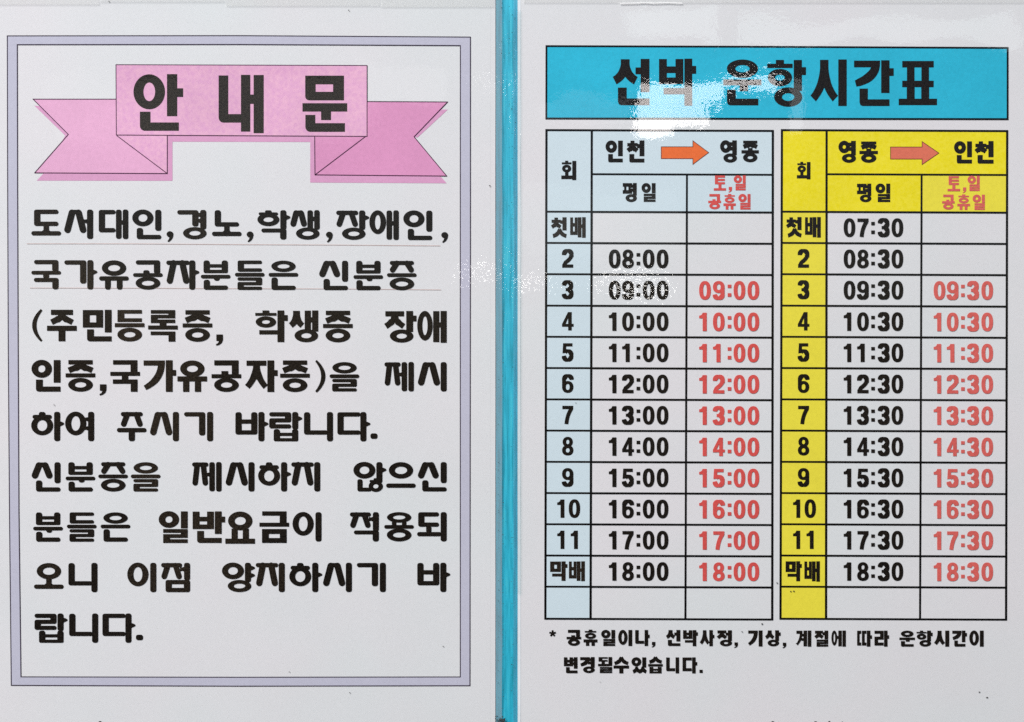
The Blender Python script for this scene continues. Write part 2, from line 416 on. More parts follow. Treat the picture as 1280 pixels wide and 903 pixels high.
def jamo(P, c, x0, y0, x1, y1, ctx):
    """one letter inside its box; ctx: 'v' beside a stem, 'V' beside a stem above a final, 'h' above a bar, 'f' final"""
    w, h = x1 - x0, y1 - y0
    tv = min(P.tv, w / (2.35 if P.bold else 2.7))
    if c == 'ㄱ':
        th = bars(2, h, P.th)
        if P.soft or ctx in 'hf':
            P.h(x0, x1, y0, th); P.v(x1 - tv, y0, y1, tv)
        else:
            P.h(x0, x1 - 1, y0, th)
            hx = x1 - tv / 2
            P.p += strip([(hx, y0)] + bez((hx, y0 + th * .6), (hx - w * .02, y0 + h * .66), (x0 + w * .06, y1 - th * .35), 9),
                         [tv] * 7 + [tv * .95, tv * .85, tv * .8, th * .95])
    elif c == 'ㄴ':
        th = min(P.th, h / 2.2)
        P.v(x0, y0, y1, tv) if P.soft else P.p.append([(x0, y0), (x0 + tv, y0), (x0 + tv, y1), (x0 + 3, y1), (x0 + .8, y1 - .9), (x0, y1 - 3)])
        P.h(x0 + (0 if P.soft else 2.9), x1, y1 - th, th)
    elif c in 'ㄷㅌ':
        n = 2 if c == 'ㄷ' else 3
        th = bars(n + .3, h, P.th)
        P.h(x0, x1, y0, th); P.h(x0, x1, y1 - th, th); P.v(x0, y0, y1, tv)
        if c == 'ㅌ': P.h(x0, x1 - .5, (y0 + y1 - th) / 2, th)
    elif c == 'ㄸ':
        g = w * .06
        m = x0 + w * .5
        for a, b_ in ((x0, m - g), (m + g * .3, x1)):
            t = min(P.tv, (b_ - a) * .62)
            P.h(a, b_, y0, P.th); P.h(a, b_, y1 - P.th, P.th); P.v(a, y0, y1, t)
    elif c == 'ㄹ':
        th = (min(P.th, h / (3.5 if P.bold else 3.72)) if not P.soft else min(P.th, h / 3.9))
        ym = (y0 + y1 - th) / 2
        P.h(x0, x1, y0, th); P.h(x0, x1, ym, th); P.h(x0, x1, y1 - th, th)
        P.v(x1 - tv, y0, ym + th, tv); P.v(x0, ym, y1, tv)
    elif c == 'ㅁ':
        th = bars(2, h, P.th)
        P.h(x0, x1, y0, th); P.h(x0, x1, y1 - th, th); P.v(x0, y0, y1, tv); P.v(x1 - tv, y0, y1, tv)
    elif c in 'ㅂㅃ':
        if c == 'ㅃ':
            return
        th = bars(2.7, h, P.th)
        tv = min(P.tv, w / 2.6)
        P.v(x0, y0, y1, tv); P.v(x1 - tv, y0, y1, tv)
        P.h(x0, x1, y1 - th, th); P.h(x0 + 1, x1 - 1, y0 + (h - th) * (.40 if h > 14 else .34), th)
    elif c in 'ㅅㅆ':
        if c == 'ㅆ':
            m = (x0 + x1) / 2
            q = Pen(P.soft, P.tv * .78, P.th)
            jamo(q, 'ㅅ', x0, y0, m + w * .07, y1, ctx); jamo(q, 'ㅅ', m - w * .05, y0, x1, y1, ctx); P.p += q.p
            return
        cx = (x0 + x1) / 2
        if P.soft:
            t = min(P.tv * 1.04, w * .35)
            if ctx == 'f':
                t *= .8
            P.seg((x0 + w * .35, y0 + t * .45), (x0 + t * .52, y1 - t * .5), t)
            P.seg((x1 - w * .35, y0 + t * .45), (x1 - t * .52, y1 - t * .5), t)
            P.h(x0 + w * .30, x1 - w * .30, y0 + .0, P.th)
        elif ctx in 'hf' or h < w * .8:
            t = P.th * 1.15
            top = (cx, y0 + t * .2)
            for sx in (-1, 1):
                P.p += strip([(cx - sx * t * .1, y0), (cx + sx * w * .06, y0 + h * .25)] + bez((cx + sx * w * .10, y0 + h * .40), (cx + sx * w * .25, y0 + h * .70), (cx + sx * w * .46, y1 - t * .45), 5),
                             [P.tv * .9] * 2 + [P.tv * .85, t * 1.15, t * 1.1, t, t, t])
        else:
            t = P.tv
            for sx in (-1, 1):
                e = (cx + sx * (w / 2 - t * .28), y1 - t * .42)
                P.p += strip([(cx, y0)] + bez((cx, y0 + h * .2), (cx + sx * w * .04, y0 + h * .62), e, 8),
                             [t * 1.0] * 5 + [t * .95, t * .92, t * .9, t * .86, t * .86])
    elif c == 'ㅇ':
        P.p += ring(x0, y0, x1, y1, min(P.tv * .97, w * (.37 if P.bold else .33)), min(P.th * 1.05, h * (.345 if P.bold else .30)))
    elif c in 'ㅈㅊ':
        yy = y0
        if c == 'ㅊ':
            k = min(P.th * .85, h * .17)
            P.h(x0 + w * .30, x1 - w * .30, y0, k) if P.soft else P.p.append([(x0 + w * .33, y0), (x1 - w * .33, y0), (x1 - w * .33, y0 + k + .6), (x0 + w * .33, y0 + k + .6)])
            yy = y0 + k + .5
        th = min(P.th, (y1 - yy) * .34)
        m = 0 if (ctx in 'hf' or P.soft) else w * .06
        if ctx in 'hf': m = w * .05
        P.h(x0 + m, x1 - m, yy, th)
        cx = (x0 + x1) / 2
        hh = y1 - yy
        if P.soft:
            t = min(P.tv, w * .34)
            if hh < 22: t = min(t, 7.0)
            P.seg((x0 + w * .31, yy + th * .6), (x0 + t * .55 + (w * .04 if ctx == 'h' else 0), y1 - t * .5), t)
            P.seg((x1 - w * .31, yy + th * .6), (x1 - t * .55 - (w * .04 if ctx == 'h' else 0), y1 - t * .5), t)
        else:
            t = P.tv if hh > 26 else P.th * 1.12
            for sx in (-1, 1):
                e = (cx + sx * (w / 2 - t * .30), y1 - t * .42)
                if hh > 26:
                    P.p += strip([(cx, yy + th * .5)] + bez((cx, yy + hh * .25), (cx + sx * w * .08, yy + hh * .62), e, 7), [t] * 5 + [t * .9, t * .88, t * .85, t * .85])
                else:
                    P.p += strip([(cx + sx * w * .0, yy + th * .6), (cx + sx * w * .05, yy + th + (hh - th) * .25)] + bez((cx + sx * w * .10, yy + th + (hh - th) * .36), (cx + sx * w * .22, y1 - t * .9), e, 5),
                                 [P.tv * .9, P.tv * .9, P.tv * .8, t * 1.2, t * 1.05, t, t, t])
    elif c == 'ㅍ':
        th = bars(2.4, h, P.th)
        P.h(x0, x1, y0, th); P.h(x0, x1, y1 - th, th)
        t = min(tv, w * .24)
        P.v(x0 + w * .15, y0, y1, t); P.v(x1 - w * .15 - t, y0, y1, t)
    elif c == 'ㅎ':
        k = min(P.th * .8, h * .15)
        cx = (x0 + x1) / 2
        if P.soft:
            P.p.append(rrect(cx - w * .15, y0 - .4, cx + w * .15, y0 + k * 1.6, k * .6))
            P.h(x0 + w * .06, x1 - w * .06, y0 + k * .75, k * 1.2)
            P.p += ring(x0, y0 + k * 1.05, x1, y1, min(P.tv * .95, w * .31), min(P.th, h * .26))
        else:
            P.p.append([(cx - w * .16, y0 - .6), (cx + w * .16, y0 - .6), (cx + w * .16, y0 + k * 1.3), (cx - w * .16, y0 + k * 1.3)])
            P.h(x0, x1, y0 + k * .8, k * 1.1)
            P.p += ring(x0 + w * .02, y0 + k * 2.15, x1 - w * .02, y1, min(P.tv * .9, w * (.34 if P.bold else .30)), min(P.th * .9, h * (.27 if P.bold else .22)))
    elif c == 'ㄶ':
        q = Pen(P.soft, P.tv * .85, P.th * .9)
        jamo(q, 'ㄴ', x0, y0, x0 + w * .55, y1, 'f'); jamo(q, 'ㅎ', x0 + w * .44, y0 - 1, x1, y1 + .6, 'f'); P.p += q.p

def nub_r(P, x, y, t):                      # short stroke to the right of a stem
    if P.soft:
        P.p.append([(x - 1.5, y - 3.1), (x + 2.0, y - 2.1), (x + 4.6, y - .9), (x + 5.0, y + .3), (x + 4.4, y + 1.3), (x + 1.6, y + 2.6), (x - 1.5, y + 4.2)])
    else:
        P.p.append([(x - 1, y - t / 2), (x + 4.3, y - t / 2), (x + 4.3, y + t / 2), (x - 1, y + t / 2)])

def nub_l(P, x, y, t, L=5.0):
    if P.soft:
        P.p.append([(x + 1.5, y - t * .62), (x - L * .4, y - t * .40), (x - L, y - t * .5), (x - L, y + t * .5), (x - L * .4, y + t * .40), (x + 1.5, y + t * .7)])
    else:
        P.p.append([(x + 1, y - t / 2), (x - L, y - t / 2), (x - L, y + t / 2), (x + 1, y + t / 2)])

def syllable(ch, soft, tv, th):
    k = ord(ch) - 0xAC00
    i, v, f = INI[k // 588], VOW[(k % 588) // 28], FIN[k % 28]
    W, H = GW, (36.6 if soft else 39.4)
    P = Pen(soft, tv, th)
    stem_t = tv * (.97 if soft else 1)
    if v in 'ㅏㅐㅑㅓㅔㅕㅖㅣ':
        double = v in 'ㅐㅔㅖ'
        if f:
            iy1 = .56 * H if f not in 'ㄱㄹ' else .54 * H
            vy1 = .715 * H
            fy0 = .62 * H if f in 'ㄴ' else .585 * H
            if f == 'ㅇ': vy1 = .66 * H
            if f == 'ㄹ': fy0, iy1, vy1 = .56 * H, .52 * H, .535 * H
            if f == 'ㄱ': fy0, vy1 = .625 * H, .66 * H
            if f in 'ㅂㅁ': vy1 = .60 * H
            if f in 'ㅅㅆ': fy0, vy1 = .60 * H, .64 * H
        else:
            iy1 = (.80 if soft else .93) * H
            if i in 'ㄷㄴㅂ': iy1 = (.77 if soft else .86) * H
            vy1 = H
        if double:
            st = tv * .90 if not soft else tv * .88
            xs2 = W - st
            xs1 = W - 2 * st - 1.6
            P.v(xs1, 0 if f == '' else 0, vy1 if f else vy1 - (.3 if soft else .8), st); P.v(xs2, -.2, vy1, st)
            xi = xs1 - .6
            if v == 'ㅐ':
                P.p.append([(xs1 + st - 1, vy1 * .42 - th * .4), (xs2 + 1, vy1 * .42 - th * .4), (xs2 + 1, vy1 * .42 + th * .6), (xs1 + st - 1, vy1 * .42 + th * .6)])
            else:
                xi -= 2.2
                if v == 'ㅔ': nub_l(P, xs1, vy1 * (.42 if not f else .38), th * .95, 4.2)
                else:
                    nub_l(P, xs1, vy1 * .28, th * .9, 5.5); nub_l(P, xs1, vy1 * .55, th * .9, 5.5)
        else:
            xs = W - stem_t - .6
            P.v(xs, 0, vy1, stem_t)
            xi = xs - (2.2 if v == 'ㅣ' else 1.2)
            ny = vy1 * (.36 if f else .40)
            if v == 'ㅏ': nub_r(P, xs + stem_t, ny, th * 1.15)
            if v == 'ㅑ': nub_r(P, xs + stem_t, vy1 * .26, th); nub_r(P, xs + stem_t, vy1 * .64, th)
            if v == 'ㅓ': xi -= 1.2; nub_l(P, xs, ny, th * 1.0, 5.0)
            if v == 'ㅕ':
                xi -= 1.0; nub_l(P, xs, vy1 * .25, th * .9, 6.5); nub_l(P, xs, vy1 * .56, th * .9, 6.5)
        if i in 'ㅅㅈㅊ' and not f: xi += 1.6
        if i == 'ㄴ' and not f:
            if v == 'ㅣ' : xi = W - stem_t + (.5 if soft else -2)
        if i == 'ㄷ' and soft and not f: xi = xi + (0 if double else 1.5)
        iy0 = .6 if i in 'ㅎㅊ' else .3
        if i == 'ㅇ': iy0 = -.3
        jamo(P, i, 0 if i != 'ㅁ' else .3, iy0, xi, iy1, 'V' if f else 'v')
        if f:
            x0, x1 = 5.6, W - .6
            if f == 'ㅇ': x0, x1 = 7.2, W - .2
            if f == 'ㄱ': x0 = 5.0
            if f in 'ㅅㅆ': x0, x1 = 3.2, W + .3
            if f == 'ㄶ': x0, x1 = 5.0, W
            jamo(P, f, x0, fy0, x1, H, 'f')
    elif v in 'ㅗㅛㅜㅠㅡ':
        pad = 3.2
        if not f:
            if v in 'ㅗㅛ':
                i1, by = (.56, .74) if soft else (.60, .865)
                jamo(P, i, pad, .2, W - pad, i1 * H if i != 'ㅇ' else i1 * H, 'h')
                t = th if soft else th
                P.h(-.2, W, by * H, t)
                top = i1 * H - 2
                if v == 'ㅗ':
                    c = W / 2
                    if soft: P.p += [[(c - 3.4, top), (c + 3.4, top), (c + 3.4, by * H - 1.6), (c + 5.6, by * H + .3), (c + 5.6, by * H + 1), (c - 5.6, by * H + 1), (c - 5.6, by * H + .3), (c - 3.4, by * H - 1.6)]]
                    else: P.v(c - tv / 2, top, by * H + 1)
                else:
                    for c in (W * .31, W * .69): P.v(c - tv * .45, top, by * H + 1, tv * .9)
            elif v in 'ㅜㅠ':
                i1, by = (.51, .55) if soft else (.475, .51)
                if i == 'ㅇ': i1 = .53
                if i == 'ㅎ': i1, by = .57, .60
                jamo(P, i, pad if i not in 'ㅅ' else .8, .2, W - (pad if i not in 'ㅅ' else .8), i1 * H, 'h')
                P.h(-.2, W, by * H)
                for c in ((W * .5,) if v == 'ㅜ' else (W * .30, W * .70)): P.v(c - tv * .5, by * H + 1, H, tv if v == 'ㅜ' else tv * .92)
            else:
                jamo(P, i, pad, 0, W - pad, .56 * H, 'h'); P.h(-.2, W, .73 * H)
        else:
            if v in 'ㅗㅛ': i1, by, f0 = .36, .44, .57
            elif v in 'ㅜㅠ': i1, by, f0 = .40, .435, .66
            else: i1, by, f0 = .38, .42, .575
            if i == 'ㅂ': i1, by = .43, .49
            if i == 'ㅇ' and v == 'ㅡ': i1 = .385
            if i in 'ㅈ': i1 += .02
            if f == 'ㅇ': f0 -= .01
            if f in 'ㅂ': f0 = .60
            b_th = min(th, H * (.15 if P.bold else .125))
            xpad = pad
            if i in 'ㅈㅊㅅ': xpad = 1.6
            if f == 'ㄱ' and v == 'ㅜ': i1, by, f0 = .37, .37, .61
            if f == 'ㄱ' and v == 'ㅗ': by, f0, i1 = .49, .68, .41
            if f == 'ㅁ': i1, by, f0 = .43, .36, .56
            P.h(-.2, W, by * H, b_th)
            yy1 = i1 * H
            if i == 'ㄱ': yy1 = by * H + 1
            jamo(P, i, xpad, 0, W - xpad, yy1, 'h')
            if v in 'ㅗ': P.v(W / 2 - tv / 2 + (-2 if i == 'ㄱ' else 0), by * H - H * .1, by * H + 1)
            if v in 'ㅛ':
                for c in (W * .33, W * .67): P.v(c - tv * .36, yy1 - 2.6, by * H + 1.2, tv * .72)
            if v in 'ㅜ' and f != 'ㄱ': P.v(W / 2 - tv / 2 + 1.5, by * H + 1, f0 * H + (.03 * H), tv * .95)
            if v in 'ㅜ' and f == 'ㄱ': P.v(W / 2 - tv / 2, by * H + 1, f0 * H + 1, tv * .95)
            fx = 3.0 if f != 'ㄴ' else 3.4
            jamo(P, f, fx, f0 * H, W - 3.0, H, 'f')
    elif v in 'ㅚㅢ':
        vy = H if not f else .56 * H
        xs = W - stem_t
        P.v(xs, 0, vy, stem_t)
        xe = xs - 2.0
        k = vy / H
        jamo(P, i, 1.2, .2, xe, .50 * vy if i != 'ㅎ' else .60 * vy, 'h')
        by = (.68 if soft else .76) * vy
        P.h(-.2, xs + 1, by, th if not f else th * .8)
        P.v(xe / 2 + .6 - tv * .4, .47 * vy, by + 1, tv * .85)
        if f: jamo(P, f, 4.5, .62 * H, W, H, 'f')
    return P.p

def mark(ch, soft):
    H = 36.6 if soft else 39.4
    if ch == ',':
        if soft:
            return [disc(4.9, 30.4, 4.3, 3.8), [(5.2, 31), (9.1, 31), (8.4, 34.5), (6.6, 37.4), (3.2, 40), (1.6, 39.2), (3.6, 36.6), (4.3, 34)]]
        return [[(0.8, 30.2), (9, 30.2), (9, 37.2), (7.6, 40.6), (4.6, 43), (.8, 44.2), (.2, 42.4), (2.8, 41), (4.2, 38.2), (0.8, 38.2)]]
    if ch == '.':
        return [rrect(.2, 26.6, 9, 33.4, 2.6)] if soft else [[(0, 31.5), (7.6, 31.5), (7.6, 39.4), (0, 39.4)]]
    if ch in '()':
        pts = bez((11.6, 0.2), (-6.6, 19.7), (11.6, 39.2), 12)
        k = [2.6, 3.4, 4.0, 4.5, 5.0, 5.3, 5.4, 5.3, 5.0, 4.5, 4.0, 3.4, 2.6]
        if ch == ')': pts = [(12.4 - x, y) for x, y in pts]
        return strip(pts, k)
    if ch == '*':
        return [strip([(8, 8), (8 + 8 * math.cos(a), 8 + 8 * math.sin(a))], 4.4)[0] for a in [math.radians(-90 + 72 * i) for i in range(5)]]

def digit(c):
    """numerals 14.6 x 23.4"""
    W, H, a, t = 14.6, 23.4, 5.0, 4.1
    if c == '0': return ring(0, 0, W, H, a, t, 32, 2.35)
    if c == '1':
        return [[(4.8, .3), (9.9, .3), (9.9, H - .2), (4.8, H - .2)], [(4.8, .3), (7, .3), (4.8, 7.2), (.4, 7.2), (.4, 4.0), (2.4, 3.6), (4.0, 2.2)]]
    if c == ':':
        return [[(0, 4.5), (4.6, 4.5), (4.6, 8.7), (0, 8.7)], [(0, 15.2), (4.6, 15.2), (4.6, 19.6), (0, 19.6)]]
    def arc(cx, cy, rx, ry, a0, a1, wx_, wy_, k=14):
        pts, ws = [], []
        for i in range(k + 1):
            an = math.radians(a0 + (a1 - a0) * i / k)
            pts.append((cx + rx * math.cos(an), cy + ry * math.sin(an)))
            ws.append(wx_ * abs(math.cos(an)) + wy_ * abs(math.sin(an)) if True else 0)
        return strip(pts, ws), pts
    if c == '2':
        q, _ = arc(7.3, 7.0, 4.8, 4.95, -185, 28, 5.0, 4.0)
        q += strip(bez((11.7, 9.2), (10.0, 12.8), (4.6, 16.6), 6) + [(2.6, 20.5)], [4.9, 5, 5, 5, 5, 5, 5, 5])
        q.append([(.2, H - 4.3), (W - .3, H - 4.3), (W - .3, H - .2), (.2, H - .2), (.3, 20.5)])
        return q
    if c == '3':
        q, _ = arc(7.0, 6.6, 4.7, 4.7, -178, 86, 4.9, 3.9)
        r, _ = arc(7.1, 16.6, 4.9, 4.8, -86, 178, 5.0, 3.9)
        q += r; q.append([(4.6, 9.7), (8.4, 9.7), (8.4, 13.4), (4.6, 13.4)])
        return q
    if c == '4':
        return [[(7.8, .3), (12.4, .3), (12.4, H - .2), (7.8, H - .2)], [(0, 15.0), (W + .2, 15.0), (W + .2, 18.6), (0, 18.6)],
                [(0, 15.2), (7.6, .3), (11, .3), (4.6, 15.2)]]
    if c == '5':
        q, _ = arc(7.1, 15.6, 4.9, 5.7, -128, 176, 5.0, 3.9)
        q += [[(1.6, .3), (13.3, .3), (13.3, 4.3), (1.4, 4.3)], [(1.4, .3), (5.6, .3), (5.0, 12.4), (.6, 12.9)]]
        return q
    if c == '6':
        q = ring(0, 8.4, W, H, 4.9, 3.8, 26, 2.2)
        r, _ = arc(7.5, 7.0, 4.9, 5.0, -185, 0, 4.9, 3.9)
        q += r; q.append([(0.05, 7.0), (5.0, 7.0), (5.0, 16), (0.05, 16)])
        return q
    if c == '7':
        return [[(.4, .3), (14.3, .3), (14.3, 4.5), (.4, 4.5)]] + strip([(12.0, 3)] + bez((11.6, 4.4), (6.6, 12), (5.6, 23.2), 7), [4.6] + [5.0] * 8)
    if c == '8':
        return ring(.7, 0, W - .7, 12.9, 4.7, 3.7, 26, 2.1) + ring(0, 10.4, W, H, 4.9, 3.8, 26, 2.2)
    if c == '9':
        q = ring(0, 0, W, 15.0, 4.9, 3.8, 26, 2.2)
        r, _ = arc(7.1, 16.4, 4.9, 5.0, -5, 176, 4.9, 3.9)
        q += r; q.append([(W - 5.0, 7.4), (W - .05, 7.4), (W - .05, 16.6), (W - 5.0, 16.6)])
        return q

CACHE = {}
def glyph_mesh(ch, style, tv, th):
    key = (ch, style, tv, th)
    if key in CACHE: return CACHE[key]
    soft = style == 'soft'
    if style == 'digit': polys = digit(ch)
    elif ch in ',.()*': polys = mark(ch, soft)
    else: polys = syllable(ch, soft, tv, th)
    vs_, fs = union2d(polys)
    me = bpy.data.meshes.new('glyph')
    me.from_pydata([(x, 0, -y) for x, y in vs_], [], orient(vs_, fs))
    me.update()
    CACHE[key] = me
    return me

MAT_MESH = {}
def put(name, ch, x, y, sx, sy, mat, parent, style='heavy', tv=8.2, th=5.7, h=H_INK, label=None):
    key = (ch, style, tv, th, mat.name)
    if key not in MAT_MESH:
        me = glyph_mesh(ch, style, tv, th).copy(); me.name = name
        me.materials.clear(); me.materials.append(mat)
        MAT_MESH[key] = me
    o = link(name, MAT_MESH[key], None, parent)
    o.location = (wx(x), -h / 1000, wz(y))
    o.scale = (S * sx, 1, S * sy)
    if label: o['label'] = label
    return o

def polyline(name, pts, w, mat, parent, h, closed=False):
    q = []
    k = len(pts)
    for i in range(k if closed else k - 1):
        a, b_ = pts[i], pts[(i + 1) % k]
        d = math.hypot(b_[0] - a[0], b_[1] - a[1]); ux, uy = (b_[0] - a[0]) / d * w / 2, (b_[1] - a[1]) / d * w / 2
        q += strip([(a[0] - ux, a[1] - uy), (b_[0] + ux, b_[1] + uy)], w)
    return flat(name, q, mat, parent, h)

# ------------------------------------------------------------------ the board
board = slab('notice_board', -260, -420, 1560, 1180, -18, 0, M['board'], None, 1, 1)
tag(board, 'bright cyan painted board seen in the narrow gap between the two white sheets', 'board')

# ------------------------------------------------------------------ the notice on the left
notice = bpy.data.objects.new('laminated_notice', None); scene.collection.objects.link(notice)
tag(notice, 'laminated white notice with a pink ribbon title and large black paragraph text', 'notice')
slab('paper', -28, -22, 613, 912, 0.12, H_PAPER, M['paper'], notice)
slab('laminate', -36, -30, 619.5, 922, H_FILM - .08, H_FILM, M['film'], notice, 1, 20, .35, 3)
slab('laminate_margin', 619.6, -30, 627.6, 922, H_FILM - .3, H_FILM, M['film_edge'], notice, 1, 24, .3, 4)
slab('seal_edge', 613.0, -22, 619.2, 912, 0.12, H_PAPER - .02, M['paper'], notice)
flat('border', [[(9.8, 45.5), (300, 45.2), (588, 47), (575.5, 57.6), (300, 56.2), (22.2, 56.4)],
                [(588, 47), (588, 300), (587.6, 600), (587.4, 856.8), (575.4, 845.9), (575.4, 600), (575.4, 300), (575.5, 57.6)],
                [(587.4, 856.8), (300, 857.4), (14.8, 856.4), (26.8, 845.8), (300, 846.3), (575.4, 845.9)],
                [(14.8, 856.4), (12.6, 650), (11.0, 430), (10.2, 220), (9.8, 45.5), (22.2, 56.4), (22.6, 240), (23.3, 430), (24.3, 640), (26.8, 845.8)]],
     M['lavender'], notice, H_FILL)
polyline('border_line', [(9.8, 45.5), (300, 45.2), (588, 47), (588, 300), (587.6, 600), (587.4, 856.8), (300, 857.4), (14.8, 856.4), (12.6, 650), (11.0, 430), (10.2, 220)], 1.15, M['fine_rule'], notice, H_RULE, True)
polyline('border_line', [(22.2, 56.4), (300, 56.2), (575.5, 57.6), (575.4, 300), (575.4, 600), (575.4, 845.9), (300, 846.3), (26.8, 845.8), (24.3, 640), (23.3, 430), (22.6, 240)], 1.15, M['fine_rule'], notice, H_RULE, True)

# the ribbon
rib = flat('ribbon', [[(145.5, 81.5), (459, 82.5), (459, 171), (146, 169.3)]], M['pink'], notice, H_RULE0)
flat('ribbon_shadow', [[(43.5, 132.5), (60, 134), (90, 168.5), (60, 215), (209.5, 215), (209.5, 160), (394, 160), (394, 216), (540, 216), (550, 220), (558.5, 229.6), (388, 228.6), (388, 178), (216, 177.6), (216, 226.4), (46.5, 226.2), (56, 216), (82, 170)]], M['pink_shadow'], rib, H_FILL0)
flat('ribbon_shadow', [[(549, 137.3), (559.8, 137.5), (522, 172.5), (515, 171)]], M['pink_shadow'], rib, H_FILL0)
flat('ribbon_tail', [[(42, 124.5), (145.5, 124.5), (146, 169.3), (209, 217.3), (44, 216.5), (86, 168.5)]], M['pink_tail_glare'], rib, H_FILL)
flat('ribbon_tail', [[(559.5, 128), (459.5, 127.5), (457.5, 171), (394, 219), (558.5, 220.5), (517.7, 171.5)]], M['pink_deep'], rib, H_FILL)
flat('ribbon_fold', [[(146, 169.3), (209.5, 169.6), (209, 217.3)]], M['pink'], rib, H_FILL)
flat('ribbon_fold', [[(457.5, 171), (394, 170.6), (394, 219)]], M['pink_deep'], rib, H_FILL)
polyline('ribbon_outline', [(145.5, 81.5), (459, 82.5), (459, 171), (146, 169.3)], 1.0, M['outline'], rib, H_RULE, True)
polyline('ribbon_outline', [(145.5, 124.5), (42, 124.5), (86, 168.5), (44, 216.5), (209.5, 217.4), (209.5, 170.2)], 1.0, M['outline'], rib, H_RULE)
polyline('ribbon_outline', [(147, 170.4), (209, 217)], 1.0, M['outline'], rib, H_RULE)
polyline('ribbon_outline', [(459.5, 127.5), (559.5, 128), (517.7, 171.5), (558.5, 220.5), (394, 219), (393.6, 171.6)], 1.0, M['outline'], rib, H_RULE)
polyline('ribbon_outline', [(456.5, 171.6), (394.6, 218.6)], 1.0, M['outline'], rib, H_RULE)

# ribbon title, drawn letter by letter
def elbow(x0, y0, x1, y1, tv, th, r=6):
    """a stem turning into a bottom bar with a rounded outer corner"""
    c = [(x0 + r - r * math.cos(math.radians(a)), y1 - r + r * math.sin(math.radians(a))) for a in (0, 22, 45, 68, 90)]
    return [[(x0, y0)] + c + [(x1, y1), (x1, y1 - th), (x0 + tv, y1 - th), (x0 + tv, y0)]]
T1 = ring(167.4, 93.5, 206.8, 137.2, 12.4, 10.2, 40)
T1 += [[(209.2, 93.3), (222, 93.3), (222, 145.8), (209.2, 145.8)], [(221, 111), (229.4, 111), (229.4, 121.8), (221, 121.8)]]
T1 += elbow(175.4, 140.2, 224, 164, 13.2, 10.4)
T2 = elbow(273.7, 95, 303, 153.8, 12, 10.6)
T2 += [[(301.6, 94.2), (313.2, 94.2), (313.2, 165), (301.6, 165)], [(317.4, 94.4), (330, 94.4), (330, 167), (317.4, 167)], [(312, 118.8), (318.5, 118.8), (318.5, 130.4), (312, 130.4)]]
T3 = elbow(381.8, 95.2, 430, 126, 13, 10.6, 5)
T3 += [[(381.8, 95.2), (430.2, 95.2), (430.2, 106), (381.8, 106)], [(416.6, 95.2), (430.2, 95.2), (430.2, 126), (416.6, 126)]]
T3 += [[(378.4, 129.6), (434.2, 129.6), (434.2, 140), (378.4, 140)], [(401.6, 139), (414, 139), (414, 150.6), (401.6, 150.6)]]
T3 += elbow(382, 144.2, 431.4, 165.3, 12.4, 10.8)
for T in (T1, T2, T3):
    flat('title_letter', T, M['ink_brown'], notice, H_INK)

# underlines of the first two rows
polyline('hairline', [(34.5, 305), (160, 305), (300, 306), (430, 306.6), (550, 307.6)], 0.9, M['pink_rule'], notice, H_RULE0)
polyline('hairline', [(38.5, 360.2), (170, 360.4), (300, 361), (430, 361.4), (551, 362.6)], 0.9, M['pink_rule'], notice, H_RULE0)

# rows of text: (text, left edges, top at left, top at right, style)
R_, H_ = 'soft', 'heavy'
ROWS = [
    ([('도', 40), ('서', 80.7), ('대', 124), ('인', 165.8), (',', 208), ('경', 222), ('노', 265.5), (',', 308), ('학', 322), ('생', 363), (',', 407), ('장', 420.4), ('애', 461.8), ('인', 504.2), (',', 551)], 262.2, 263.8, R_),
    ([('국', 40), ('가', 81), ('유', 124.6), ('공', 167), ('자', 208.3), ('분', 251.6), ('들', 294.2), ('은', 336.2), ('신', 399), ('분', 442.2), ('증', 484)], 325.3, 326.6, R_),
    ([('(', 41), ('주', 59.6), ('민', 103.8), ('등', 144.2), ('록', 185.8), ('증', 228.9), (',', 270), ('학', 319.4), ('생', 361.2), ('증', 404.2), ('장', 480.2), ('애', 521.6)], 387.2, 389.2, H_),
    ([('인', 40), ('증', 82.8), (',', 124.6), ('국', 138.6), ('가', 180), ('유', 222.4), ('공', 265), ('자', 306.8), ('증', 350.6), (')', 394.4)], 450.2, 451.0, H_),
    ([('을', 412.4), ('제', 480.6), ('시', 522.2)], 452.6, 452.8, R_),
    ([('하', 39.6), ('여', 82), ('주', 146.8), ('시', 187.8), ('기', 230.5), ('바', 294.6), ('랍', 336.8), ('니', 380.2), ('다', 421.9), ('.', 463)], 514.8, 515.2, R_),
    ([('신', 40), ('분', 82.8), ('증', 123.6), ('을', 164.2), ('제', 240.5), ('시', 282.2), ('하', 322.9), ('지', 364.3), ('않', 441.9), ('으', 482.9), ('신', 522.2)], 577.8, 577.6, R_),
    ([('분', 42.3), ('들', 84.4), ('은', 126.5), ('이', 365.9), ('적', 437.5), ('용', 480.6), ('되', 521.6)], 640.4, 640.0, R_),
    ([('일', 198.8), ('반', 241.2), ('요', 282.2), ('금', 324.8)], 639.2, 639.0, H_),
    ([('오', 43.3), ('니', 86.1), ('이', 159.6), ('점', 201.8), ('양', 277.8), ('지', 320), ('하', 361.8), ('시', 403.8), ('기', 446.2), ('바', 521.7)], 703.4, 703.2, R_),
    ([('랍', 43.8), ('니', 87), ('다', 128.6), ('.', 170.2)], 766.6, 766.4, R_),
]
BROWN = {(0, 0), (0, 5), (1, 0), (1, 1), (2, 3), (3, 4), (3, 5), (5, 3), (5, 4), (6, 3), (8, 0), (8, 1), (8, 2), (9, 0), (9, 2), (9, 3), (9, 4), (9, 5)}
